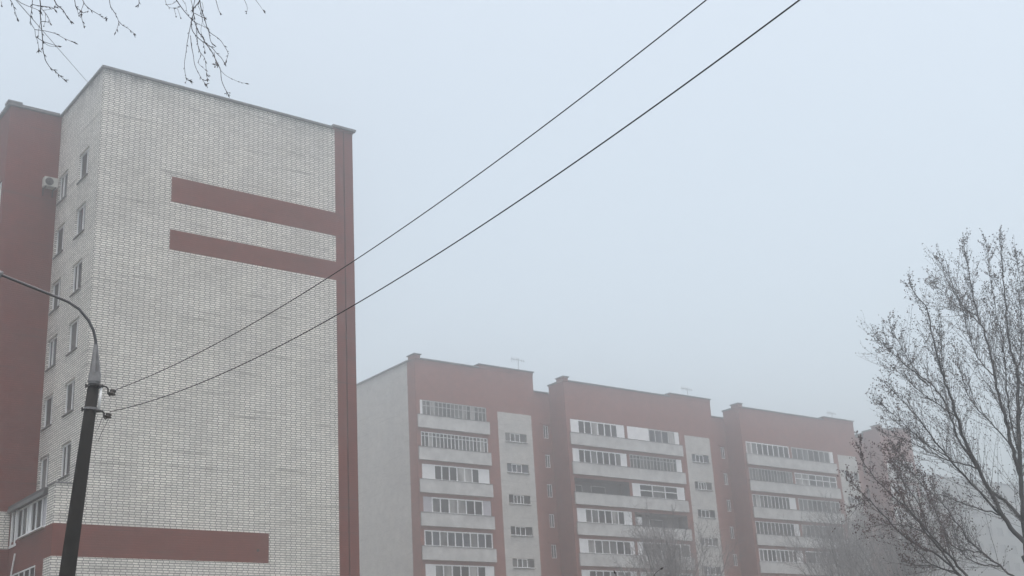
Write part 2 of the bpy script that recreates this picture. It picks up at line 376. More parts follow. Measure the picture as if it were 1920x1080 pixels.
# ------------------------------------------------------------------ building B (far slab)
YB, ZB = 87.5, 32.85
Bd = thing('apartment_building', 'long red and grey block with rows of glazed balconies, fading into fog', 'building', (90, 95, 0))
LOG = {1: [(58.50, 65.60)], 2: [(75.40, 82.25), (82.62, 89.65)], 3: [(99.50, 106.35), (106.72, 113.75)], 4: [(123.5, 128.6)]}
PAR = {1: (58.17, 65.77), 2: (75.2, 89.85), 3: (99.3, 113.95), 4: (123.3, 128.8)}
SEC = {1: (58.12, 71.2), 2: (74.92, 94.75), 3: (99.02, 118.25), 4: (122.9, 129.0)}
PAN = {1: (66.84, 70.72), 2: (90.45, 94.05), 3: (114.55, 117.9), 4: None}
REC = [(71.2, 74.92), (94.75, 99.02), (118.25, 122.9)]
KN = 7
def zf(k): return 26.78-2.8*k
for s, (x0, x1) in SEC.items():
    mb = MB()
    pn = PAN[s]
    holes = [(a, b, zf(k), zf(k)+2.45, 1.25, 'loggia') for (a, b) in LOG[s] for k in range(KN)]
    if pn: holes += [(pn[0]+.78, pn[0]+3.22, zf(k)-.40, zf(k)+.40, .14, 'greyB') for k in range(KN)]
    us = [x0, x1]+([pn[0], pn[1]] if pn else [])
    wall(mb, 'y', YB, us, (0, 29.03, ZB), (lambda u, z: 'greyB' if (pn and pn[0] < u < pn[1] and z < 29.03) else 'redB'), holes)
    for (a, b) in LOG[s]:
        mb.quad((a, YB+1.25, 5), (b, YB+1.25, 5), (b, YB+1.25, 30), (a, YB+1.25, 30), 'loggia')
    # sides
    if s == 1:
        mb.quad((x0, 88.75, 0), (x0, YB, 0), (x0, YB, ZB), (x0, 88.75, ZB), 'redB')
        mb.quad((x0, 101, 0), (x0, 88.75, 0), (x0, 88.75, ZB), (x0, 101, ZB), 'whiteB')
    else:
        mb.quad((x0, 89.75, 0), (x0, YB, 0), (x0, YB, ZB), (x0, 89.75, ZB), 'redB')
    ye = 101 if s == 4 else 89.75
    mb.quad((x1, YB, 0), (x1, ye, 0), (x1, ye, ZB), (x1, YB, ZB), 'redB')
    mb.quad((x0, YB, ZB), (x1, YB, ZB), (x1, ye, ZB), (x0, ye, ZB), 'roof')
    mb.build('wall', Bd)
mb = MB()
for (a, b) in REC:
    wall(mb, 'y', 89.75, (a, b), (0, ZB-.75), lambda u, z: 'redB', [(b-1.0, b-.37, zf(k)+.92, zf(k)+2.17, .14) for k in range(KN)])
    mb.quad((a, 89.75, ZB-.75), (b, 89.75, ZB-.75), (b, 92, ZB-.75), (a, 92, ZB-.75), 'roof')
mb.quad((58.12, 101, 0), (129, 101, 0), (129, 101, ZB-.8), (58.12, 101, ZB-.8), 'redB')
mb.quad((58.12, 89.75, ZB-.8), (129, 89.75, ZB-.8), (129, 101, ZB-.8), (58.12, 101, ZB-.8), 'roof')
mb.build('recess_wall', Bd)
# parapets and copings
mb = MB()
for s, (x0, x1) in SEC.items():
    pr = {1: 65.0, 2: 88.9, 3: 113.0, 4: 126}[s]
    mb.box(x0-.1, x0+.5, YB-.12, YB+.9, ZB+.003, ZB+.36, 'redB'); mb.box(x0-.2, x0+.6, YB-.22, YB+1.0, ZB+.363, ZB+.45, 'cap')
    mb.box(x0+.62, pr, YB-.1, YB+.3, ZB+.003, ZB+.13, 'cap')
    mb.box(pr+.003, x1+.02, YB-.03, YB+.6, ZB+.003, ZB+.32, 'redB'); mb.box(pr-.08, x1+.12, YB-.13, YB+.7, ZB+.323, ZB+.42, 'cap')
    yy = 101 if s == 1 else 89.8
    mb.box(x0-.12, x0+.3, YB+1.01, yy, ZB+.003, ZB+.13, 'cap')
for (a, b) in REC: mb.box(a+.02, b-.13, 89.62, 90.0, ZB-.747, ZB-.63, 'cap')
mb.build('coping', Bd)

def panel_window(x0, x1, z0, z1, tone, mull):
    o = MB(); pane(o, 'y', YB+.10, x0+.01, x1-.01, z0+.01, z1-.01, tone); wo = o.build('window', Bd)
    o = MB(); window_frame(o, 'y', YB+.097, x0+.55, x1-.75, z0+.01, z1-.01, mull, t=.06)
    o.box(x0+.01, x0+.54, YB+.05, YB+.097, z0+.01, z0+.06, 'frame'); o.box(x1-.74, x1-.01, YB+.05, YB+.097, z0+.01, z0+.06, 'frame'); o.build('frame', wo)
    o = MB(); o.box(x0-.04, x1+.04, YB-.08, YB-.003, z0-.06, z0-.01, 'sill'); o.build('sill', wo)
for s in (1, 2, 3):
    a = PAN[s][0]
    for k in range(5):
        panel_window(a+.78, a+3.22, zf(k)-.40, zf(k)+.40, ('glass', 'glass2', 'glass3', 'glass')[(k+s) % 4], (.5,) if (k+s) % 3 else (.35, .7))
for ri, (a, b) in enumerate(REC[:2]):
    for k in range(5):
        x0, x1, z0, z1 = b-1.0, b-.37, zf(k)+.92, zf(k)+2.17
        o = MB(); pane(o, 'y', 89.85, x0+.01, x1-.01, z0+.01, z1-.01, ('glass', 'glass2')[k % 2]); wo = o.build('window', Bd)
        o = MB(); window_frame(o, 'y', 89.847, x0+.01, x1-.01, z0+.01, z1-.01, (.5,), t=.06); o.build('frame', wo)
        o = MB(); o.box(x0-.35, x1+.3, 89.69, 89.747, z1+.12, z1+.2, 'redB'); o.build('lintel', wo)

# glazing recipes: (left end panel share, right end share, mullion count, frame, glass, transom)  None = open balcony
GL = {
 (1, 0): [(.03, 0, 16, 'oldframe', 'glass2', .62)],
 (1, 1): [(0, 0, 18, 'frame', 'glass', .72)],
 (1, 2): [(.17, .15, 6, 'frame', 'glass', None)],
 (1, 3): [('l', .12, .12, 6, 'frame', 'glass', None)],
 (1, 4): [(0, 0, 9, 'frame', 'glass3', None)],
 (1, 5): [(.13, .12, 6, 'frame', 'glass', None)],
 (2, 0): [(.13, .13, 6, 'frame', 'glass', None), (.40, .08, 4, 'oldframe', 'glass3', None)],
 (2, 1): [(.10, .10, 7, 'frame', 'glass', None), (0, .10, 14, 'oldframe', 'glass2', .7)],
 (2, 2): [None, (.13, .13, 3, 'frame', 'glass', .5)],
 (2, 3): [(.14, .13, 6, 'frame', 'glass', None), None],
 (2, 4): [(.14, .06, 6, 'frame', 'glass', None), (.08, 0, 5, 'frame', 'glass2', None)],
 (2, 5): [(.13, .1, 6, 'frame', 'glass', None), (.1, .1, 5, 'frame', 'glass2', None)],
 (3, 0): [(0, 0, 8, 'frame', 'glass', None), (0, .08, 7, 'oldframe', 'glass2', None)],
 (3, 1): [(0, 0, 14, 'oldframe', 'glass2', None), (0, 0, 6, 'frame', 'glass2', .5)],
 (3, 2): [(0, .14, 10, 'frame', 'glass', None), (0, 0, 9, 'oldframe', 'glass2', None)],
 (3, 3): [(0, .11, 10, 'frame', 'glass', None), (0, 0, 10, 'oldframe', 'glass2', None)],
 (3, 4): [(0, .13, 9, 'frame', 'glass', None), (0, 0, 4, 'frame', 'glass', None)],
 (3, 5): [(.1, .1, 6, 'frame', 'glass', None), (0, 0, 5, 'frame', 'glass', None)],
}
rnd = random.Random(3)
for s in PAR:
    for k in range(6):
        x0, x1 = PAR[s]; z = zf(k)
        if s == 1 and k == 4: x0 += .0
        o = MB(); o.box(x0, x1, YB-.20, YB-.08, z-.03, z+1.08, 'parapet'); o.box(x0+.1, x1-.1, YB-.079, YB+.02, z-.02, z+.15, 'parapet')
        o.box(x0-.03, x1+.03, YB-.23, YB-.05, z+1.083, z+1.12, 'sill')
        bo = o.build('balcony', Bd)
        rec = GL.get((s, k), [(.08, .08, 6, 'frame', 'glass', None)])
        for (a, b), gl in zip(LOG[s], rec):
            if gl is None:
                o = MB(); o.box(a+1.0, a+1.9, YB+1.19, YB+1.247, z+.03, z+2.1, 'oldframe'); o.box(a+1.1, a+1.8, YB+1.17, YB+1.2, z+.9, z+2.0, 'dark'); o.build('balcony_door', bo); o = MB()
                o.box(a+3.0, a+4.8, YB+1.19, YB+1.247, z+.9, z+2.1, 'oldframe'); o.box(a+3.08, a+4.72, YB+1.17, YB+1.2, z+.98, z+2.02, 'dark')
                o.build('window', bo)
                if s == 2 and k == 3:
                    o = MB(); o.box(a+.35, a+.95, YB+.1, YB+.5, z+1.3, z+2.0, 'panel'); o.build('cupboard', bo)
                continue
            pk = 'panel'
            if gl[0] == 'l': pk = 'lilac'; gl = gl[1:]
            le, re, nm, fk, gk, tr = gl
            W = b-a; z0, z1 = z+1.10, z+2.44; yp = YB+.06
            ga, gb = a+.02+W*le, b-.02-W*re
            o = MB(); n_ = nm
            for i in range(n_):
                tone = gk if rnd.random() < .72 else ('glass2' if gk != 'glass2' else 'glass')
                if rnd.random() < .10: tone = 'curtain'
                pane(o, 'y', yp, ga+(gb-ga)*i/n_+.003, ga+(gb-ga)*(i+1)/n_-.003, z0, z1, tone)
            o.build('pane', bo)
            o = MB(); t = .105 if nm < 10 else .065
            window_frame(o, 'y', yp-.003, ga, gb, z0, z1, [i/n_ for i in range(1, n_)], k=fk, t=t, trans=tr); o.build('window_frame', bo)
            if le or re:
                o = MB()
                if le: o.box(a+.02, ga-.003, yp-.05, yp+.02, z0, z1, pk); o.build('end_panel', bo); o = MB()
                if re: o.box(gb+.003, b-.02, yp-.05, yp+.02, z0, z1, pk); o.build('end_panel', bo)

def antenna(px, x, y, kind, label):
    z0 = ZB+.42
    t = thing('roof_antenna', label, 'antenna', (x, y, z0), 'antennas on the far roof')
    o = MB(); o.tube([(x, y, z0), (x, y, z0+kind)], .022, 'galv', 6); o.build('mast', t)
    o = MB(); h = z0+kind*.86
    o.tube([(x-.8, y, h+.05), (x+.75, y, h-.02)], .016, 'galv', 5)
    for i in range(6):
        xx = x-.75+i*.28; L = .36-.04*i
        o.tube([(xx, y-L*.5, h+.03), (xx, y+L*.5, h+.03)], .011, 'galv', 4)
        o.tube([(xx, y, h-.28+.03*i), (xx, y, h+.28-.03*i)], .011, 'galv', 4)
    o.build('aerial', t); return t
antenna(980, 70.0, 88.0, 1.3, 'roof aerial on the nearest raised roof, clearest of the three')
antenna(1297, 92.1, 88.0, 1.0, 'thin roof aerial on the middle raised roof, blurred by fog')
antenna(1567, 115.3, 88.0, .8, 'faintest roof aerial, on the raised roof nearest the leafy tree')

# far grey block behind the right-hand tree
cF = at(1735, 892, 215)
Fb = thing('apartment_building', 'plain grey block deepest in the fog, behind the bare trees at right', 'building', (cF.x+25, cF.y+10, 0))
zt = cF.z
mb = MB(); hol = [(cF.x+1.5+3.3*i, cF.x+3.2+3.3*i, zt-3.2-2.9*k, zt-1.8-2.9*k) for i in range(15) for k in range(8)]
wall(mb, 'y', cF.y, (cF.x, cF.x+52), (0, zt), lambda u, z: 'farwall', hol, .2)
mb.quad((cF.x, cF.y+14, 0), (cF.x, cF.y, 0), (cF.x, cF.y, zt), (cF.x, cF.y+14, zt), 'farwall')
mb.quad((cF.x+52, cF.y, 0), (cF.x+52, cF.y+14, 0), (cF.x+52, cF.y+14, zt), (cF.x+52, cF.y, zt), 'farwall')
mb.quad((cF.x+52, cF.y+14, 0), (cF.x, cF.y+14, 0), (cF.x, cF.y+14, zt), (cF.x+52, cF.y+14, zt), 'farwall')
mb.quad((cF.x, cF.y, zt), (cF.x+52, cF.y, zt), (cF.x+52, cF.y+14, zt), (cF.x, cF.y+14, zt), 'roof'); mb.build('wall', Fb)
for i, h in enumerate(hol):
    if h[2] < 8 or h[0] > cF.x+32: continue
    o = MB(); pane(o, 'y', cF.y+.15, h[0]+.01, h[1]-.01, h[2]+.01, h[3]-.01, 'farglass'); o.build('window', Fb)
o = MB(); o.box(cF.x-.1, cF.x+52.1, cF.y-.1, cF.y+.4, zt+.003, zt+.25, 'cap'); o.build('coping', Fb)

# ------------------------------------------------------------------ street lamp
DL = 18.0; S_ = DL/26; MB.RS = S_
def L_(px, py, d=0):  # point on the vertical plane square to the line of sight of the pole
    az = math.radians(19); nrm = Vector((math.sin(az), math.cos(az), 0)); d_ = ray(px, py)
    return EYE + d_*((DL+d*S_)/d_.dot(nrm))
top = L_(175, 727); low = L_(136.5, 1002)
ax = (top-low).normalized(); base = low - ax*(low.z/ax.z)
SL = thing('street_lamp', 'leaning dark street lamp pole with curved arm in front of the white brick wall', 'street lamp', (base.x, base.y, 0))
mb = MB(); Lp = (top-base).length
def rad_at(p): return .114+.029*((top-p).length/((top-low).length))
pts = [base+ax*(Lp*i/10) for i in range(11)]
mb.tube(pts, [rad_at(p) for p in pts], 'concrete', 16); mb.build('pole', SL, True)
mb = MB()
c0, c1 = L_(176, 724), L_(178, 700)
mb.tube([c0, c0+(c1-c0)*.3], [.112, .112], 'galv', 16)
mb.tube([c0+(c1-c0)*.3, c1], [.128, .12], 'galv', 16); mb.build('collar', SL)
mb = MB(); tip = L_(180, 646)
for off in (Vector((1, 0, 0)), Vector((-1, 0, 0)), Vector((0, 1, 0)), Vector((0, -1, 0))):
    side = (rt*off.x + Vector((fw.x, fw.y, 0)).normalized()*off.y)
    th = Vector((fw.x, fw.y, 0)).normalized()*.03*S_ if off.x else rt*.03*S_
    a, b, c, d = c1+side*.108*S_, c1+side*.035*S_, tip+side*.022*S_, tip+side*.032*S_
    for sgn in (1, -1): pass
    n0 = len(mb.v); mb.v += [tuple(p+th*sg) for sg in (1, -1) for p in (a, b, c, d)]
    for q in ((0, 1, 2, 3), (7, 6, 5, 4), (0, 3, 7, 4), (1, 0, 4, 5), (2, 1, 5, 6), (3, 2, 6, 7)): mb.f.append(tuple(n0+i for i in q)); mb.mi.append(mb.m('galv'))
mb.build('gusset', SL)
mb = MB(); ap = [(176.5, 703), (178, 675), (179.8, 648), (179.5, 638.7), (175.3, 620), (166, 601), (149, 580), (128, 566), (112.8, 559.5), (93, 551.5), (49, 534), (4, 516), (-22, 506)]
mb.tube([L_(*q) for q in ap], [.034, .034, .034]+[.030]*10, 'arm', 10); mb.build('arm', SL, True)
mb = MB(); h0, h1 = L_(3, 515.5), L_(-70, 488)
hd = (h1-h0); pr_ = [h0+hd*t for t in (0, .08, .3, .7, 1)]
mb.tube([L_(3.5, 516), L_(-4, 513)], .075, 'galv', 12)
mb.tube([p-up*.0 for p in pr_[1:]], [.06, .15, .17, .08], 'galv', 12); mb.build('lamp_head', SL, True)
mb = MB(); mb.tube([L_(-22, 514), L_(-52, 503)], [.12, .11], 'panel', 12); mb.build('lamp_lens', SL, True)
for (bl, br, by, hook, ins, lit) in (
    (161, 192, 723.5, [(192, 724), (199, 725), (202.7, 729), (202.3, 738), (205.5, 742), (210, 739.5)], [(209, 741), (212.8, 730), (215.5, 728)], (217, 731)),
    (154, 186, 767.5, [(186, 770.5), (192, 771), (195.5, 775.5), (194, 782), (197.5, 785.5), (203, 783)], [(201.5, 783.5), (204.6, 775), (207, 771.5)], (207, 772))):
    mb = MB(); cc = L_((bl+br)/2+1, by); 
    mb.tube([cc-ax*.022*S_, cc+ax*.022*S_], .142 if by < 740 else .140, 'blackmetal' if by < 740 else 'galv', 16)
    mb.tube([L_(bl, by, -.02), L_(bl+9, by, -.12)], .02, 'blackmetal'); mb.tube([L_(bl, by-3.5, -.02), L_(bl, by+3.5, -.02)], .018, 'blackmetal')
    mb.tube([L_(hook[0][0]-8, hook[0][1], -.12), L_(hook[0][0]+1, hook[0][1], -.05)], .034, 'blackmetal')
    mb.tube([L_(*q) for q in hook], .017, 'blackmetal', 6); bo = mb.build('bracket', SL)
    mb = MB(); a, b = L_(*ins[0]), L_(*ins[1]); d = b-a
    prof = [(0, .04), (.1, .062), (.3, .066), (.42, .045), (.55, .05), (.75, .055), (.9, .05), (1, .03)]
    mb.tube([a+d*t for t, _ in prof], [r*1.15 for _, r in prof], 'insul', 12); mb.build('insulator', bo, True)
mb = MB(); mb.tube([L_(189.5, 727, -.05), L_(185, 769, -.05)], .028, 'frame', 8); mb.build('conduit', SL, True)
mb = MB(); mb.tube([L_(202.5, 786), L_(198, 797), L_(191, 810), L_(184, 828, -.1)], .006, 'wire', 4); mb.build('loose_wire', SL); mb = MB(); mb.tube([L_(191, 784), L_(187, 796), L_(183, 806, -.1)], .006, 'wire', 4); mb.build('loose_wire', SL)

# overhead lines: sagging spans from the pole to the next one, behind the viewer on the right
for (P1, X2, Z2, sag, lb) in (((6.155, 16.913, 6.508), 5.160, 8.605, 1.332, 'upper of the two black wires sloping up right from the lamp pole'),
                              ((6.099, 16.934, 6.190), 3.870, 6.893, 1.350, 'lower of the two black wires sloping up right from the lamp pole')):
    P1 = Vector(P1); P2 = Vector((X2, -8.308, Z2)); o = MB(); pts = []
    for i in range(81):
        t = i/80; p = P1.lerp(P2, t); p.z -= sag*4*t*(1-t); pts.append(p)
    o.tube(pts, .0075, 'wire', 6); tag(o.build('power_line', None, True), lb, 'wire', 'overhead wires')
o = MB(); MB.RS = 1.0; q0 = Vector((17.36, 53.48, 32.07)); dv = ray(30, 0).normalized(); q1 = EYE+dv*34
pts = []
for i in range(31):
    t = i/30*1.5; p = q0+(q1-q0)*t; pts.append(p)
o.tube(pts, .011, 'galv', 5); tag(o.build('roof_cable', None, True), 'thin pale cable slanting up left from the near roof edge', 'cable')

# ------------------------------------------------------------------ trees
def smooth_poly(pts, n=4):
    out = []
    for i in range(len(pts)-1):
        p0 = pts[max(i-1, 0)]; p1 = pts[i]; p2 = pts[i+1]; p3 = pts[min(i+2, len(pts)-1)]
        for j in range(n):
            t = j/n
            out.append(.5*((2*p1)+(p2-p0)*t+(2*p0-5*p1+4*p2-p3)*t*t+(3*p1-p0-3*p2+p3)*t**3))
    out.append(pts[-1]); return out
def branch(rng, start, dirv, L, curl=.25, n=5, wob=.12, upv=Vector((0, 0, 1))):
    pts = [start]; d = dirv.normalized()
    for i in range(n):
        d = (d + upv*curl/n + Vector((rng.gauss(0, wob), rng.gauss(0, wob), rng.gauss(0, wob)))/1.5).normalized()
        pts.append(pts[-1]+d*(L/n))
    return pts
def side_dir(rng, t, ang):
    a = t.orthogonal().normalized(); b = t.cross(a); w = rng.uniform(0, 2*math.pi)
    return t*math.cos(ang)+(a*math.cos(w)+b*math.sin(w))*math.sin(ang)
def flake(mb, rng, p, size, k, d=None):
    d = d or Vector((rng.gauss(0, 1), rng.gauss(0, 1), rng.gauss(0, 1)))
    d = d.normalized(); a = d.orthogonal().normalized(); a = (a*math.cos(2)+d.cross(a)*math.sin(rng.uniform(0, 6))).normalized()
    w = a*size*rng.uniform(.22, .42); e = d*size; bend = d.cross(a)*size*.12
    mb.quad(p, p+e*.5+w+bend, p+e, p+e*.5-w+bend, k)
def dress(rng, limbs, tw, lf, dens, L1, leafk, leaf_n=2.2, tmin=.15, lsize=.085, r1=.0055):
    for pts in limbs:
        tot = sum((pts[i+1]-pts[i]).length for i in range(len(pts)-1)); acc = 0
        for i in range(len(pts)-1):
            seg = pts[i+1]-pts[i]; s0 = acc/tot; acc += seg.length
            if s0 < tmin: continue
            for _ in range(int(dens*seg.length+rng.random())):
                p = pts[i]+seg*rng.random(); t = seg.normalized()
                L = L1*(1.1-.93*s0)*rng.uniform(.4, 1.15)
                b = branch(rng, p, side_dir(rng, t, rng.uniform(.35, .90)), L, .42, 5, .075)
                tw.tube(b, [r1*(1.2-.7*s0)*(1-.75*j/5) for j in range(6)], 'twig', 4, False)
                for j in range(1, 6):
                    for _2 in range(rng.choice((1, 1, 2))):
                        t2 = (b[j]-b[j-1]).normalized(); q = b[j-1].lerp(b[j], rng.random())
                        c = branch(rng, q, side_dir(rng, t2, rng.uniform(.35, .85)), L*rng.uniform(.10, .28), .4, 3, .12)
                        tw.tube(c, [r1*.42, r1*.34, r1*.26, r1*.16], 'twig', 3, False)
                        for q2 in c[1:]:
                            if rng.random() < leaf_n*.42: flake(lf, rng, q2, lsize*rng.uniform(.6, 1.4), leafk if rng.random() < .85 else 'leafred', Vector((rng.gauss(0, .7), rng.gauss(0, .7), rng.gauss(.25, .7))))
                for _3 in range(int(leaf_n)):
                    flake(lf, rng, b[-1]+Vector((rng.gauss(0, .05), rng.gauss(0, .05), rng.gauss(0, .05))), lsize*rng.uniform(.8, 1.6), leafk, Vector((rng.gauss(0, .6), rng.gauss(0, .6), rng.gauss(.6, .6))))
        for _4 in range(5): flake(lf, rng, pts[-1]-Vector((0, 0, rng.uniform(0, .35)))+Vector((rng.gauss(0, .06), rng.gauss(0, .06), 0)), lsize*rng.uniform(.9, 1.7), leafk, Vector((rng.gauss(0, .4), rng.gauss(0, .4), 1)))

def photo_tree(name, label, cat, D, limbs_px, basepx, r_scale, seed, group, dens, L1, leafk, extra=(), leaf_n=2.2, lsize=.085):
    rng = random.Random(seed)
    bp = at(*basepx[0], D); root = thing(name, label, cat, (bp.x, bp.y, 0), group)
    tr = MB(); trunk = [Vector((bp.x, bp.y, 0))]+[at(*q, D) for q in basepx]
    tr.tube(smooth_poly(trunk, 4), [r_scale*.17-(r_scale*.04)*i/(4*(len(trunk)-1)) for i in range(4*(len(trunk)-1)+1)], 'bark', 12); tr.build('trunk', root, True)
    lb = MB(); tw = MB(); lf = MB(); poly = []
    for (r_a, r_b, dd, q) in limbs_px:
        n_ = len(q); off = rng.uniform(*dd)
        d0 = 0 if q[0] not in starts else starts[q[0]]
        pts = [at(x, y, D+d0+(off-d0)*i/(n_-1)) for i, (x, y) in enumerate(q)]
        for i, qq in enumerate(q): starts[qq] = d0+(off-d0)*i/(n_-1)
        sp = smooth_poly(pts, 4); m_ = len(sp)
        for i_ in range(1, m_-1): sp[i_] = sp[i_]+Vector((rng.gauss(0, .012), rng.gauss(0, .012), rng.gauss(0, .012)))
        lb.tube(sp, [.58*(r_a+(r_b-r_a)*(i/(m_-1))**.8) for i in range(m_)], 'bark', 7); poly.append(sp)
    for pts in extra: 
        sp = smooth_poly(pts, 4); lb.tube(sp, [.06+(.008-.06)*i/(len(sp)-1) for i in range(len(sp))], 'bark', 7); poly.append(sp)
    lb.build('branches', root, True)
    dress(rng, poly, tw, lf, dens, L1, leafk, leaf_n, lsize=lsize)
    tw.build('twigs', root); lf.build('foliage', root)
    return root
starts = {}
mainlimbs = [
 (.115, .010, (-.6, .6), [(1925, 1040), (1918, 960), (1914, 891), (1909, 790), (1907.5, 714), (1900, 668), (1889, 625.6), (1887.6, 576.7), (1880, 506), (1874, 440)]),
 (.085, .010, (.6, 2.2), [(1914, 891), (1900, 845), (1886, 790), (1875, 750), (1864.7, 705), (1851, 641), (1835.6, 595), (1823.4, 549), (1814, 497), (1806.6, 448)]),
 (.105, .010, (-2, -.5), [(1945, 1060), (1920, 1017), (1887, 979), (1862, 932), (1833.8, 878.5), (1808.6, 825), (1792.9, 781), (1780, 740), (1766, 695), (1757.7, 671.5), (1747, 625.6), (1737.8, 580), (1713, 549), (1706, 526)]),
 (.075, .05, (-.4, .4), [(1948, 1020), (1920, 980), (1890, 944), (1863, 925)]),
 (.050, .008, (-3, -1), [(1877.8, 966.6), (1821, 906.8), (1777, 856.4), (1736, 803), (1708, 768), (1680, 738), (1655, 716)]),
 (.050, .008, (-2, .5), [(1833.8, 878.5), (1796, 818.7), (1780, 775), (1762, 739), (1741, 716), (1716, 694), (1692, 656), (1666, 601)]),
 (.032, .007, (-3, -1.5), [(1741, 723), (1704, 690), (1667.5, 655), (1643, 633)]),
 (.030, .010, (-1, 1), [(1875, 966), (1838, 955), (1805, 943), (1780, 933), (1766, 927)]),
 (.030, .007, (0, 2), [(1907.5, 714), (1911, 680), (1915, 644), (1914, 590), (1912, 537), (1904, 470)]),
 (.035, .007, (.5, 2), [(1911, 850), (1898, 800), (1890.7, 760), (1884.5, 690), (1880, 640), (1868, 590), (1863, 552), (1854, 506), (1848, 449)]),
 (.028, .007, (-1, 1), [(1835.6, 595), (1805, 570.6), (1780.6, 521.7), (1759, 488)]),
 (.026, .007, (1, 3), [(1840, 610), (1815, 585), (1793, 573.7), (1762, 543), (1745, 528)]),
 (.030, .007, (1, 3), [(1866, 705), (1838.7, 680.7), (1817, 631.7), (1806, 585), (1797, 550)]),
 (.045, .007, (-3, -1), [(1945, 1110), (1896.7, 1080), (1874.7, 1061), (1840, 1035.8), (1805.5, 998), (1777, 957), (1755, 932), (1720.5, 900.5), (1695, 866), (1680, 835)]),
 (.030, .008, (-2, 0), [(1874.7, 1061), (1837, 1057.8), (1811.7, 1045), (1797, 1020), (1790, 990)]),
 (.022, .008, (-2, 0), [(1840, 1035.8), (1805.5, 1032.6), (1790, 1027), (1770, 1000)]),
 (.035, .007, (-2, 1), [(1833.8, 878.5), (1800, 868), (1770, 860), (1740, 845), (1700, 825), (1660, 815)]),
 (.030, .007, (0, 2), [(1900, 845), (1865, 800), (1835, 770), (1815, 740), (1800, 690), (1790, 650)]),
 (.028, .007, (-1, 2), [(1774, 714), (1768, 690), (1765, 650), (1758, 620)]),
 (.026, .006, (-2, 0), [(1792.9, 781), (1750, 752), (1715, 725), (1690, 700), (1660, 690)]),
 (.024, .006, (-2, 0), [(1777, 856.4), (1735, 832), (1700, 800), (1668, 770), (1650, 755)]),
 (.030, .006, (1, 3), [(1909, 790), (1921, 740), (1930, 650), (1932, 560), (1926, 480)]),
]
bpm = at(1960, 1150, 30)
rx = random.Random(5); extra = []
for i in range(7):   # the side of the crown outside the picture
    a = rx.uniform(-.6, 1.5); d = Vector((rt.x*math.cos(a)+.3, rt.y*math.cos(a), 0)); d.normalize()
    st = bpm+Vector((0, 0, rx.uniform(0, 2.0)+.3))
    extra.append([st+d*(t*rx.uniform(2.2, 3.2))+Vector((0, 0, 6.8*t**.8)) for t in (0, .25, .5, .75, 1)])
photo_tree('leafy_tree', 'tall many-limbed tree with few dry leaves at the right edge', 'tree', 30, mainlimbs, [(1972, 1170), (1945, 1085), (1925, 1040)], 1.0, 11, None, 19.0, 1.7, 'leaf', extra, leaf_n=1.9, lsize=.036)
starts = {}
low_limbs = [
 (.060, .008, (-1, 1), [(1830, 1110), (1811.7, 1080), (1780, 1042), (1748.8, 1007.5), (1717, 973), (1692, 935), (1668, 905)]),
 (.050, .007, (-1.5, .5), [(1815, 1092), (1794, 1073.6), (1764.5, 1032.6), (1736, 998), (1704.8, 957), (1679.6, 935), (1645, 900.5), (1619.8, 869), (1612, 844), (1615, 820)]),
 (.045, .007, (-1, .5), [(1800, 1080), (1761, 1042), (1701.6, 1010.6), (1663.8, 973), (1632, 938), (1613.5, 922.5), (1591.5, 891)]),
 (.030, .012, (-.6, .2), [(1794, 1073.6), (1745.7, 1057.8), (1723.6, 1035.8), (1701.6, 1010.6)]),
 (.030, .006, (0, 1.5), [(1764.5, 1032.6), (1739, 992), (1723.6, 944.5), (1695, 905), (1675, 870), (1660, 835)]),
 (.020, .006, (-1, 0), [(1790, 1075), (1750, 1062), (1711, 1057.8), (1690, 1050)]),
 (.028, .006, (0, 1), [(1780, 1042), (1768, 990), (1750, 950), (1735, 915), (1728, 880)]),
 (.020, .006, (-1, 1), [(1632, 938), (1612, 945), (1600, 950)]),
 (.024, .006, (0, 2), [(1717, 973), (1700, 925), (1690, 890), (1685, 860), (1690, 830)]),
 (.022, .006, (-1, 1), [(1748.8, 1007.5), (1715, 990), (1680, 985), (1650, 985), (1625, 990)]),
]
photo_tree('leafy_tree', 'low spreading tree with reddish dry leaves, left of the tall right tree', 'tree', 28, low_limbs, [(1880, 1190), (1852, 1140), (1830, 1110)], .6, 21, None, 14.0, 1.25, 'leafred', leaf_n=2.4, lsize=.036)

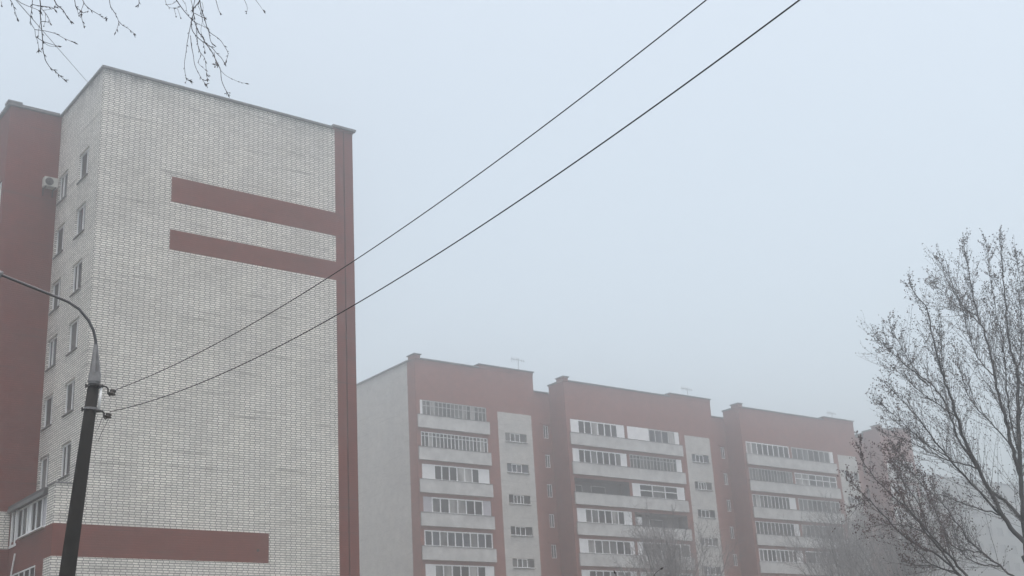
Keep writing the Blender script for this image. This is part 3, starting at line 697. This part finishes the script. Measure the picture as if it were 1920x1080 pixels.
# bare trees in the fog in front of the far block
def bare_tree(px, D, ztop, seed, label, spread=.33, nl=16, crown0=.22):
    rng = random.Random(seed); c = at(px, 1000, D)
    root = thing('bare_tree', label, 'tree', (c.x, c.y, 0), 'bare trees in the fog')
    b0 = Vector((c.x, c.y, 0)); tr = MB(); tp = [b0]
    for i in range(1, 9): tp.append(b0+Vector((rng.gauss(0, .12), rng.gauss(0, .12), ztop*i/8*.90)))
    tp = smooth_poly(tp, 3); tr.tube(tp, [.20*(1-.93*i/(len(tp)-1)) for i in range(len(tp))], 'bark', 8); tr.build('trunk', root, True)
    br = MB(); tw = MB(); R_ = ztop*spread
    for i in range(nl*3):
        a = rng.uniform(0, 6.283); r = R_*math.sqrt(rng.random()); tz = ztop-3.6*(r/R_)**2-rng.uniform(0, 2.8)
        tip = b0+Vector((r*math.cos(a), r*math.sin(a), tz)); sz = max(ztop*.3, tz-r*.9-2.2)
        p = tp[min(len(tp)-1, int(sz/ztop/.90*(len(tp)-1)))]; t = sz/ztop; dv_ = tip-p; L = dv_.length
        b = [p+Vector((dv_.x*(u**.8), dv_.y*(u**.8), dv_.z*(u**1.15)))+Vector((rng.gauss(0, .09), rng.gauss(0, .09), rng.gauss(0, .06)))*(1 if 0 < u < 1 else 0) for u in (0, .17, .34, .5, .67, .84, 1)]
        br.tube(b, [.05*(1.2-t)*(1-.85*j/6)+.006 for j in range(7)], 'bark', 5, False)
        for j in range(1, 7):
            for _ in range(4):
                q = b[j-1].lerp(b[j], rng.random()); t2 = (b[j]-b[j-1]).normalized()
                c2 = branch(rng, q, side_dir(rng, t2, rng.uniform(.4, 1.0)), L*rng.uniform(.14, .34), .35, 4, .2)
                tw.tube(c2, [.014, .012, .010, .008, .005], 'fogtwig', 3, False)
                for m_ in (1, 2, 3, 4):
                    for _2 in range(2):
                        d = side_dir(rng, (c2[m_]-c2[m_-1]).normalized(), rng.uniform(.4, 1.1)); l2 = L*rng.uniform(.05, .12)
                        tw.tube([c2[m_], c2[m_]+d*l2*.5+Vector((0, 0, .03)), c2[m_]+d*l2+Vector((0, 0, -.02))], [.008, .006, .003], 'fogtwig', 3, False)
    br.build('branches', root); tw.build('twigs', root)
bare_tree(1255, 100, 17.6, 31, 'bare tree blurred by fog in front of the middle balconies', .29, 18)
bare_tree(1580, 104, 18.0, 32, 'bare tree fading in fog below the right-hand balconies', .29, 19)
bare_tree(1690, 96, 16.5, 33, 'bare foggy tree behind the low reddish tree', .30, 15)

# birch hanging into the picture at top left
BD = 9.0
brt = at(-70, 0, BD); bpos = Vector((brt.x-1.6, brt.y+.6, 0))
BI = thing('birch_tree', 'birch with thin bare twigs hanging down at the top left', 'tree', (bpos.x, bpos.y, 0))
o = MB(); tp = smooth_poly([bpos+Vector(v) for v in ((0, 0, 0), (.05, .03, 2.5), (-.05, .1, 5), (.05, .05, 8), (.1, 0, 11))], 5)
o.tube(tp, [.17*(1-.8*i/(len(tp)-1)) for i in range(len(tp))], 'birchbark', 12); o.build('trunk', BI, True)
rng = random.Random(17); o = MB(); bud = o
def z6(q): return (q[0]/6.75, q[1]/6.75)
def z7(q): return (250+q[0]/5.685, q[1]/5.685)
T6 = [(3, [(505, 0), (515, 70), (512, 190), (518, 270), (530, 385), (540, 510), (545, 640), (565, 710), (580, 770), (640, 860), (700, 900), (760, 960), (820, 1015)]),
 (2, [(410, 0), (405, 95), (385, 240), (400, 310), (440, 375), (450, 460), (480, 530), (490, 635)]),
 (2, [(440, 375), (530, 385), (610, 400), (710, 430), (800, 480), (870, 510), (950, 545)]),
 (2, [(220, 0), (270, 40), (400, 95), (470, 120), (515, 150)]),
 (2, [(410, 55), (470, 70), (520, 75), (660, 95), (700, 130)]), (1, [(545, 130), (620, 120), (690, 100), (720, 92)]),
 (3, [(690, 5), (725, 65), (800, 130), (855, 225), (905, 275)]), (2, [(130, 0), (165, 60), (190, 150), (220, 235)]),
 (2, [(945, 0), (965, 90), (1020, 140), (1035, 230), (1050, 290), (1065, 340)]), (2, [(1045, 0), (1060, 40), (1030, 130), (1035, 180)]),
 (2, [(1060, 40), (1130, 110), (1210, 160), (1260, 190), (1310, 230), (1350, 235)]),
 (2, [(1385, 0), (1400, 80), (1450, 160), (1500, 265), (1490, 340), (1460, 415)]), (2, [(1500, 265), (1550, 320), (1620, 360), (1700, 428)]),
 (2, [(515, 100), (570, 160), (610, 220), (640, 300)]), (2, [(515, 270), (580, 275), (620, 285), (645, 310)]),
 (1, [(515, 270), (490, 380), (485, 470), (460, 470)]), (2, [(460, 470), (540, 520), (620, 550), (700, 575), (750, 590)]),
 (1, [(15, 20), (25, 80)]), (1, [(965, 90), (1000, 200)]), (1, [(570, 160), (575, 250), (555, 330)]), (1, [(550, 530), (610, 575), (680, 590), (740, 585)]), (1, [(1035, 155), (1070, 160), (1110, 145)])]
T7 = [(3, [(710, -30), (700, 20), (645, 90), (640, 150), (620, 220), (625, 310), (660, 370), (740, 445), (830, 500), (890, 570), (940, 620), (975, 680)]),
 (3, [(440, -30), (500, 60), (560, 140), (620, 205)]), (2, [(620, 230), (600, 320), (585, 400), (570, 480), (560, 570), (545, 680), (555, 800), (575, 850), (603, 862)]),
 (2, [(610, 380), (620, 490), (640, 590), (655, 690), (700, 790), (750, 870), (775, 900)]),
 (3, [(705, -30), (725, 100), (755, 180), (785, 290), (805, 340), (825, 440), (860, 480)]),
 (2, [(805, 340), (850, 370), (920, 420), (970, 490), (1010, 570), (990, 640), (975, 680)]),
 (3, [(650, 220), (690, 330), (740, 400), (770, 460), (830, 540), (865, 610), (905, 690), (930, 750), (940, 850), (970, 930), (1000, 985), (1015, 1018)]),
 (1, [(930, 750), (980, 800), (1040, 835), (1120, 870), (1205, 890)]), (2, [(670, 300), (680, 400), (690, 490), (715, 560), (760, 620), (775, 720), (785, 800), (790, 850)]),
 (1, [(715, 560), (720, 600), (690, 665), (740, 720), (770, 745)]), (2, [(660, -20), (640, 90), (650, 180)]), (2, [(610, -20), (640, 100)]),
 (1, [(340, 0), (355, 50), (400, 85), (480, 75)]), (1, [(355, 50), (420, 40), (460, 10)]), (1, [(435, 90), (455, 175)]), (1, [(470, 90), (505, 190)]),
 (2, [(880, 0), (905, 90), (930, 150)]), (1, [(1185, 0), (1215, 80), (1205, 140)]), (1, [(1305, 0), (1345, 55), (1395, 125)]), (1, [(525, 0), (560, 60), (570, 130), (590, 160)]),
 (2, [(60, 0), (60, 40), (35, 65)]), (2, [(650, 140), (720, 175), (760, 195)]), (2, [(640, 225), (700, 260), (785, 295)]), (1, [(740, 440), (760, 520), (765, 560)]), (2, [(860, 560), (880, 660), (905, 690)]),
 (1, [(730, 20), (745, 80), (730, 150), (745, 250), (790, 300)]), (1, [(690, 60), (720, 130), (735, 220), (720, 330), (745, 400)]), (1, [(565, 860), (555, 880)]), (1, [(1000, 985), (978, 998)]), (1, [(1000, 985), (1028, 990)]), (1, [(790, 790), (812, 808)]), (1, [(865, 690), (868, 715)]), (1, [(905, 690), (865, 685)])]
tops = []
for conv, TT in ((z6, T6), (z7, T7)):
    memo = {}
    for th, q in TT:
        d0 = memo.get(q[0], rng.uniform(-.5, .5)); d1 = d0+rng.uniform(-.35, .35); n_ = len(q); pts = []
        for i, e in enumerate(q):
            dd = d0+(d1-d0)*i/max(1, n_-1); memo[e] = dd; pts.append(at(*conv(e), BD+dd))
        sp = smooth_poly(pts, 3); ra = {3: .0041, 2: .0028, 1: .0019}[th]
        if q[0][1] <= 5: tops.append((sp[0], sp[0]-sp[1], ra))
        o.tube(sp, [ra*(1-.45*i/(len(sp)-1)) for i in range(len(sp))], 'birch', 5)
        for i in range(2, len(sp)-1):
            if rng.random() < .42:
                t2 = (sp[i+1]-sp[i]).normalized(); d = side_dir(rng, t2, .8); r_ = rng.uniform(.35, .8)
                bud.tube([sp[i], sp[i]+d*.014*r_, sp[i]+d*.032*r_+t2*.008], [.0045*r_, .0058*r_, .001], 'birch', 5)
        e = sp[-1]; t2 = (sp[-1]-sp[-2]).normalized(); bud.tube([e-t2*.01, e+t2*.008, e+t2*.026], [.0028, .0055, .001], 'birch', 5)
        if th >= 2 and rng.random() < .5:
            for _ in range(2): d = side_dir(rng, t2, .9); bud.tube([e, e+d*.012, e+d*.032], [.002, .0042, .001], 'birch', 5)
# twigs continue up to boughs above the picture
boughs = []
for (tx, ty, tz) in ((2.2, -.2, 8.6), (3.1, .1, 8.9), (4.2, -.3, 8.8)):
    b = smooth_poly([bpos+Vector((.05, .05, 6.2)), bpos+Vector((tx*.35, ty*.3, 8.3)), bpos+Vector((tx*.75, ty*.8, tz+.1)), bpos+Vector((tx*1.15, ty, tz-.1))], 5)
    o.tube(b, [.045*(1-.8*i/(len(b)-1)) for i in range(len(b))], 'birch', 7); boughs.append(b)
allb = [p for b in boughs for p in b[5:]]
for (p, d, ra) in tops:
    t_ = min(allb, key=lambda q: (q-p).length)
    mid = p+d.normalized()*.5*(t_-p).length*.6+(t_-p)*.25
    sp = smooth_poly([p, mid, t_], 5); o.tube(sp, [ra*(1+.8*i/(len(sp)-1)) for i in range(len(sp))], 'birch', 5)
o.build('branches', BI, True)

# tips of a young sapling just reaching the lower edge of the picture
SD = 14.0
sb = at(1195, 1330, SD)
SP = thing('sapling', 'bare sapling whose few twig tips just reach the bottom edge', 'tree', (sb.x, sb.y, 0))
o = MB(); bud = o; st = [Vector((sb.x, sb.y, 0)), Vector((sb.x+.03, sb.y, 1.3)), at(1195, 1190, SD)]
tr = MB(); tr.tube(smooth_poly(st, 4), [.022-.0012*i for i in range(9)], 'bark', 8); tr.build('trunk', SP, True)
for q in ([(1195, 1190), (1210, 1120), (1226, 1079), (1240, 1066.5)], [(1195, 1190), (1172, 1120), (1153, 1074)], [(1195, 1230), (1140, 1130), (1118, 1088)], [(1226, 1079), (1232, 1083)]):
    sp = smooth_poly([at(x, y, SD) for x, y in q], 4); o.tube(sp, [.007*(1-.6*i/(len(sp)-1)) for i in range(len(sp))], 'twig', 5)
    e = sp[-1]; t2 = (sp[-1]-sp[-2]).normalized(); bud.tube([e-t2*.012, e+t2*.004, e+t2*.03], [.005, .013, .002], 'birch', 6)
o.build('branches', SP, True)

# ------------------------------------------------------------------ render settings
C.view_settings.view_transform = 'Standard'; C.view_settings.look = 'None'; C.view_settings.gamma = 1; C.view_settings.exposure = 0.84
C.cycles.use_denoising = True
C.cycles.max_bounces = 8; C.cycles.volume_bounces = 4; C.cycles.diffuse_bounces = 3
C.cycles.volume_step_rate = 4
